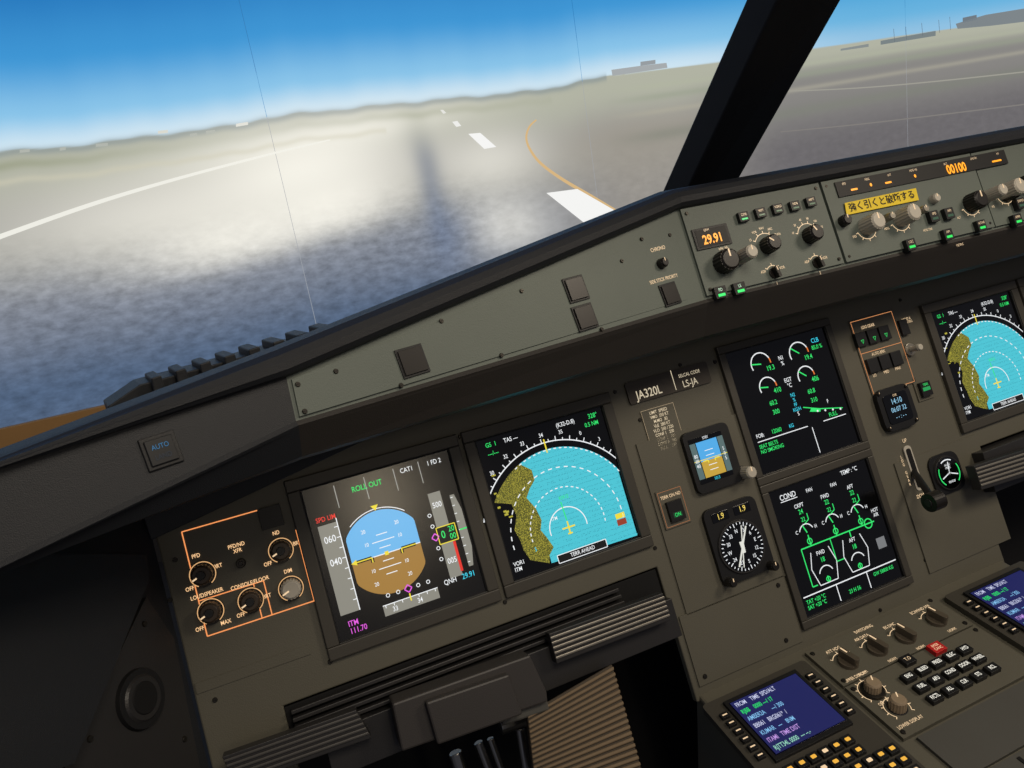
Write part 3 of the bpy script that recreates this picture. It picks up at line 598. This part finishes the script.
text(MP,gp,'LDG GEAR',(u0+21,vr+15),4.2,w=2.6); text(MP,gp,'AUTO BRK',(u0+24,vr2+14),4.2,w=2.6); text(MP,gp,'A/SKID &\nN/W STRG',(mp(908,330)[0],vr+8),3.5,w=2.6)
m.cbox(MP,mp(901,326)[0],vr,14,22,2,6,BLK); k=mp(908,350); m.cyl(MP,k[0],k[1],9,9,2,5,SIL); m.cyl(MP,k[0],k[1],3.5,4.5,5,18,IVO); m.cyl(MP,k[0],k[1],5,4,18,22,IVO); m.build('lights_and_switches',gp,.7)
ck=top('clock',MP.pt(*mp(893,408),3)); q=mp(893,408); m=MB(); m.rbox(MP,q[0],q[1],58,58,0,8,BLK,12); m.rbox(MP,q[0],q[1],42,40,8,9,GLS,5)
for sx in(-1,1):
    for sy in(-1,1): m.knob(MP,(q[0]+sx*24,q[1]+sy*24),3,8,KNB,base=False)
m.build('case',ck,1); text(MP,ck,'14:10',(q[0],q[1]+9),7.5,(150,205,235),1,w=9.5); text(MP,ck,'06:07 32',(q[0],q[1]-2),6.5,(150,205,235),1,w=9.5); text(MP,ck,'- - : - -',(q[0],q[1]-12),6,(150,205,235),1,w=9.5); text(MP,ck,'CHR',(q[0],q[1]+17),3,w=9.5)
q=mp(922,388); m=MB(); m.cbox(MP,q[0],q[1],28,34,0,2,PAN); m.cbox(MP,q[0],q[1]-2,18,20,2,7,BLK); m.cbox(MP,q[0],q[1]-2,13,5,7,7.3,emit((40,170,90),.8)); m.build('switch_body',ck,.7); text(MP,ck,'TERR',(q[0],q[1]+4),3.6,(60,225,110),1,w=7.4)
gl=top('landing_gear_lever',MP.pt(*mp(925,480),20)); q=mp(912,468); m=MB(); m.rbox(MP,q[0],q[1],13,62,1,3,IVO,5); m.rbox(MP,q[0],q[1],8,54,3,3.6,CVT,3)
GLP=Plane(MP.pt(0,0,55),X_,vV); e0=MP.pt(q[0],q[1]-4,0); e1=GLP.P3(934,501); m.tube(e0,e1,4.5,BLK); 
m.tube(e1-X_*9,e1+X_*9,12,KNB,28); m.tube(e1-X_*10.5,e1+X_*10.5,5,DRK,20); m.build('lever',gl,1)
text(MP,gl,'UP',(q[0],q[1]+38),5,w=2.4); text(MP,gl,'DOWN',(q[0],q[1]-38),5,w=2.4); text(MP,gl,'L\nD\nG\n\nG\nE\nA\nR',(q[0]-14,q[1]),4,w=2.4)
bg=top('brake_pressure_gauge',MP.pt(*mp(943,474),3)); q=mp(944,473); m=MB(); m.rbox(MP,q[0],q[1],54,54,0,5,BLK,14); m.cyl(MP,q[0],q[1],24,23,5,8,DRK,40); m.cyl(MP,q[0],q[1],21.5,21.5,8,8.3,GLS,40); m.build('case',bg,1)
D=Draw(MP,q[0],q[1],8.5); D.arc((0,0),18,60,120,1.5,WH); D.arc((0,0),18,150,230,1.5,GR); D.arc((0,0),18,-50,30,1.5,GR)
for a in(200,-20,80): A=math.radians(a); D.line((0,0),(15*math.cos(A),15*math.sin(A)),1.4,WH,3)
D.disc((0,0),3,(60,60,58),3); D.text(bg,'ACCU\nPRESS',(0,9),3,WH); D.text(bg,'BRAKES',(0,-12),3,WH); D.done('dial',bg)
# ================================================================ LEFT SIDE WALL / CONSOLE
sw=top('side_console',(-760,-200,700)); m=MB()
P0=MP.pt(uTL-4,130,0);Pb=MP.pt(uBL-2,vBL-80,0); dirp=nrm((-.5,-.86,0))
m.add([P0,P0+dirp*420,Pb+dirp*420,Pb],[[0,1,2,3]],CHR)
LFp=Plane(Pb+(P0-Pb)*.5,-dirp,P0-Pb)
a=[LFp.pix(*p) for p in[(60,768),(142,598),(170,640),(200,790),(60,790)]]
m.prism(LFp,a,.5,5,DRK)
q=LFp.pix(135,700); m.cyl(LFp,q[0],q[1],26,25,5,9,BLK,40); m.cyl(LFp,q[0],q[1],20,18,9,11,DRK,40); m.cyl(LFp,q[0],q[1],14,13,11,12,CVT,40)
for p in[(140,625),(85,740),(180,740)]: m.screw(LFp,LFp.pix(*p),3,5)
a=[LFp.pix(*p) for p in[(0,560),(128,560),(130,585),(52,768),(-40,800),(-60,600)]]
m.prism(LFp,a,.5,22,CHR)
m.build('console_shell',sw,2)
# ================================================================ LOWER STRUCTURES / TABLE / PEDALS
tb=top('pull_out_table',MP.pt(-450,vcap-40,30)); m=MB()
uR=mp(608,590)[0]
m.box(MP,uA,uc0-2,vcap-34,vcap-2,-20,-2,CVT)
for k in range(4): m.box(MP,uA+6,uR+10,vcap-9-k*7,vcap-5-k*7,-6,8+k*3,DRK)
m.box(MP,uA+30,uc0-6,vcap-75,vcap-32,-20,26,DRK)
def grip(mb,P,quad,w0,w1,rm_=None):
    a,b_,c_,d_=[np.array(P.pix(*q)) for q in quad]
    mb.prism(P,[tuple(a),tuple(b_),tuple(c_),tuple(d_)],w0,w1,DRK)
    for k in range(5):
        t0=.1+k*.165;t1=t0+.09
        mb.prism(P,[tuple(a+(d_-a)*t0),tuple(b_+(c_-b_)*t0),tuple(b_+(c_-b_)*t1),tuple(a+(d_-a)*t1)],w1,w1+1.5,rm_ or SIL)
TP=Plane(MP.pt(0,0,40),X_,vV)
grip(m,TP,[(549,634),(663,593),(671,620),(557,664)],-14,0)
grip(m,TP,[(222,757),(356,710),(372,738),(236,786)],-14,0,DKR)
m.build('table_and_grips',tb,1)
t2=top('pull_out_table',MP.pt(450,vcap-40,30)); m=MB(); m.box(MP,uc1+2,-uA,vcap-60,vcap-4,-20,20,DRK); grip(m,TP,[(974,466),(1040,445),(1046,470),(982,490)],-14,0); m.build('table_and_grips',t2,1)
hs=top('pedal_adjust_housing',MP.pt(*mp(465,690),60)); m=MB(); HP=Plane(MP.pt(0,0,60),X_,vV)
HSM=paint('housing_grey',(60,57,55),.42,grain=.25)
a=[HP.pix(*p) for p in[(392,704),(530,655),(547,692),(548,702),(402,752)]]; m.prism(HP,a,-32,0,HSM)
a=[HP.pix(*p) for p in[(424,700),(506,672),(520,712),(436,742)]]; m.prism(HP,a,0,10,HSM)
a=[HP.pix(*p) for p in[(500,712),(548,696),(552,712),(505,728)]]; m.prism(HP,a,-30,-6,GRY)
m.build('housing',hs,2)
rp=top('rudder_pedal',MP.pt(*mp(590,730),-40)); m=MB(); RPn=Plane(MP.pt(0,0,-30),X_,nrm(vV*.9+Y_*.4))
a,b_,c_,d_=[np.array(RPn.pix(*p)) for p in[(527,714),(612,664),(650,800),(540,830)]]
m.prism(RPn,[tuple(a),tuple(b_),tuple(c_),tuple(d_)],-10,0,paint('rubber_dark',(64,54,40),.6))
for k in range(22):
    t0=.02+k*.0445;t1=t0+.028; m.prism(RPn,[tuple(a+(d_-a)*t0),tuple(b_+(c_-b_)*t0),tuple(b_+(c_-b_)*t1),tuple(a+(d_-a)*t1)],0,3,TAN)
R2=Plane(MP.pt(0,0,0),X_,vV)
for p,q,r in[((478,742),(500,800),5),((490,738),(512,800),4),((455,752),(470,800),7),((520,728),(530,790),5)]:
    P_=R2.P3(*p);Q_=R2.P3(*q); m.tube(P_,Q_,r,STL); m.tube(Q_,np.array([Q_[0],Q_[1]+60,4]),r,STL)
m.tube(R2.P3(500,726),R2.P3(540,712),9,STL)
m.build('pedal_and_linkage',rp,1)
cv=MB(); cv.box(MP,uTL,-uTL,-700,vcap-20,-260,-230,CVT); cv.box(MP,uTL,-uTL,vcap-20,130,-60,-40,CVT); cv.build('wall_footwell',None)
# ================================================================ PEDESTAL
pe=top('centre_pedestal',PD.pt(150,-200,-50)); m=MB()
pl0=pd(697,692)[0]
OX=PD.O[0]
L0=pl0; L1=-2*OX-pl0
m.prism(PD,[(L0,4),(L1,4),(L1,-560),(L0,-560)],-602,-3,PAN)
m.build('pedestal_body',pe,3)
PT=MB()
cen=-OX
vs1=pd(849,655)[1]+26; vs2=vs1-62; vs3=vs2-78
sx0=pd(812,660)[0]
PT.box(PD,sx0,2*cen-sx0,vs1,vs2+2,-3,2,PAN); PT.box(PD,sx0,2*cen-sx0,vs2,vs3,-3,2,PAN); PT.box(PD,sx0+14,2*cen-sx0-14,vs3-4,vs3-58,-3,1,GRY); PT.box(PD,sx0+14,2*cen-sx0-14,vs3-62,vs3-200,-3,3,GRY)
for k in range(3): PT.box(PD,sx0+40+k*34,sx0+44+k*34,vs3-66,vs3-190,3,4,CVT)
for vv in(vs1-6,vs2+8,vs2-6,vs3+6): 
    for uu in(sx0+6,2*cen-sx0-6): PT.screw(PD,(uu,vv),3,2)
PT.build('module_plates',pe,1)
sp=top('display_switching_panel',PD.pt(cen,vs1-30,4)); m=MB()
for p,t in[((848,664),'ATT HDG'),((877,651),'AIR DATA'),((905,639),'EIS DMC'),((936,622),'ECAM/ND XFR')]:
    q=pd(*p); m.bar(PD,q,12,16,100,paint('knob_taupe',(84,76,64),.4)); text(PD,sp,t,(q[0],q[1]+23),4.2,w=2.4); text(PD,sp,'NORM',(q[0]+2,q[1]-20),3.6,w=2.4); tickring(PD,sp,q,16.5,40,140,3,2.3)
text(PD,sp,'SWITCHING',(pd(868,634)[0],vs1-4),4.4,w=2.4)
m.build('selectors',sp,.8)
ec=top('display_control_panel',PD.pt(cen,vs2-35,4)); m=MB()
BEI=paint('knob_beige',(150,132,108),.45)
q=pd(872,692); m.cyl(PD,q[0],q[1],14,13,2,5,SCR); m.knob(PD,q,9.5,14,BEI,ang=60); q2=pd(897,709); m.knob(PD,q2,9.5,14,BEI,ang=60)
text(PD,ec,'UPPER DISPLAY',(q[0],q[1]+23),4,w=2.4); text(PD,ec,'OFF    BRT',(q[0],q[1]-18),3.6,w=2.4); text(PD,ec,'LOWER DISPLAY',(q2[0]-4,q2[1]-20),4,w=2.4); tickring(PD,ec,q,15,-40,220,9,2.4); tickring(PD,ec,q2,14,-40,220,9,2.4)
g0=np.array(pd(908,681)); gx=(np.array(pd(966,655))-g0)/4; gy=(np.array(pd(926,706))-g0)/2
gx[1]=0; gy[0]=0
LB=['ENG','BLEED','PRESS','ELEC','HYD','FUEL','APU','COND','DOOR','WHEEL','F/CTL','ALL','CLR','STS','RCL']
for i in range(15):
    q=g0+gx*(i%5)+gy*(i//5); m.cbox(PD,q[0],q[1],abs(gx[0])*.74,abs(gy[1])*.62,2,8,BLK); text(PD,ec,LB[i],(q[0],q[1]),4.6,(250,245,230),1,w=8.3,sx=.7,bold=.02)
q=pd(907,664);m.cbox(PD,q[0],q[1],16,12,2,8,BLK);text(PD,ec,'T.O',(q[0],q[1]),4.4,w=8.3)
q=pd(936,652);m.cbox(PD,q[0],q[1],18,14,2,8,RED);text(PD,ec,'EMER\nCANC',(q[0],q[1]),3.6,w=8.3)
m.build('controls',ec,.8)
PHR=["FROM    TIME  SPD/ALT","RJBB    0000 ---/ 17","AMBER2A      ---/ 300","BB061   BRG061*  /","KUMAR   ---    8NM","ITAMI   TIME DIST","RJTT34L 0000  --- --.-"]
def mcdu(cu,cv):
    e=top('flight_management_keypad',PD.pt(cu,cv-60,4)); m=MB(); Wd,Hh=146,250
    m.rbox(PD,cu,cv-72,Wd,Hh,-3,5,BEZ,5); m.cbox(PD,cu,cv,102,86,5,9,BLK); m.cbox(PD,cu,cv,94,76,9,9.5,paint('display_blue_glass',(10,12,40),.15))
    D=Draw(PD,cu,cv,9.8); D.rect(-46,-37,46,37,(28,32,88)); 
    for i,t in enumerate(PHR): D.text(e,t,(-43,31-i*10.4),5.6,[(200,205,235),GR,(130,190,235),(200,205,235),(130,190,235),(190,150,225),(150,215,190)][i],'LEFT',sx=.66)
    D.done('screen_image',e)
    for i in range(6):
        for sx in(-1,1):
            m.cbox(PD,cu+sx*60,cv+28-i*11.5,10,7,5,9,BLK); m.cbox(PD,cu+sx*60,cv+28-i*11.5,6,1.4,9,9.3,W1)
    K_=emit((255,190,70),.9)
    for r in range(9):
        for k in range(9):
            if r<2 and k>6: continue
            x=cu-60+k*15; y=cv-56-r*14
            m.cbox(PD,x,y,12,10,5,9.5,BLK); m.rbox(PD,x,y,6,4,9.5,9.8,K_ if (r+k)%4 else W1,1)
    m.build('body_and_keys',e,.7)
q=pd(786,718); mcdu(q[0],q[1]); 
mcdu(2*cen-q[0],q[1])
# ================================================================ LIGHT
def area(name,loc,tgt,size,power,col,sy=None):
    l=bpy.data.lights.new(name,'AREA'); l.size=size; l.energy=power; l.color=col; o=bpy.data.objects.new(name,l); sc.collection.objects.link(o)
    if sy: l.shape='RECTANGLE'; l.size_y=sy
    o.location=Vector(loc); d=Vector(tgt)-Vector(loc); o.rotation_euler=d.to_track_quat('-Z','Y').to_euler(); return o
area('ceiling_lamp',(-.2,-1.2,2.3),(-.1,0,.95),.7,11,(1,.88,.72))
area('dome_lamp',(.9,-.9,2.0),(.2,0,.8),.4,9,(1,.86,.68))
# rear reading lamp, mirrored in the captain's display
Pm_=MP.P3(378,497); dr=nrm(Pm_-CAM); rf=dr-2*(dr@MP.N)*MP.N; lp=(Pm_+rf*1700)*.001
area('reading_lamp',tuple(lp),tuple(Pm_*.001),.08,1.2,(1,.84,.6),.24)
w=bpy.data.worlds.new('World'); sc.world=w; w.use_nodes=True; w.node_tree.nodes['Background'].inputs[0].default_value=(.78,.8,1,1); w.node_tree.nodes['Background'].inputs[1].default_value=.12
cd=bpy.data.cameras.new('Camera'); co=bpy.data.objects.new('Camera',cd); sc.collection.objects.link(co)
cd.sensor_width=36; cd.lens=F*36/1024; cd.clip_start=.02
Mx=Matrix([[*RW[0],CAM[0]*.001],[*RW[1],CAM[1]*.001],[*RW[2],CAM[2]*.001],[0,0,0,1]]); co.matrix_world=Mx; sc.camera=co
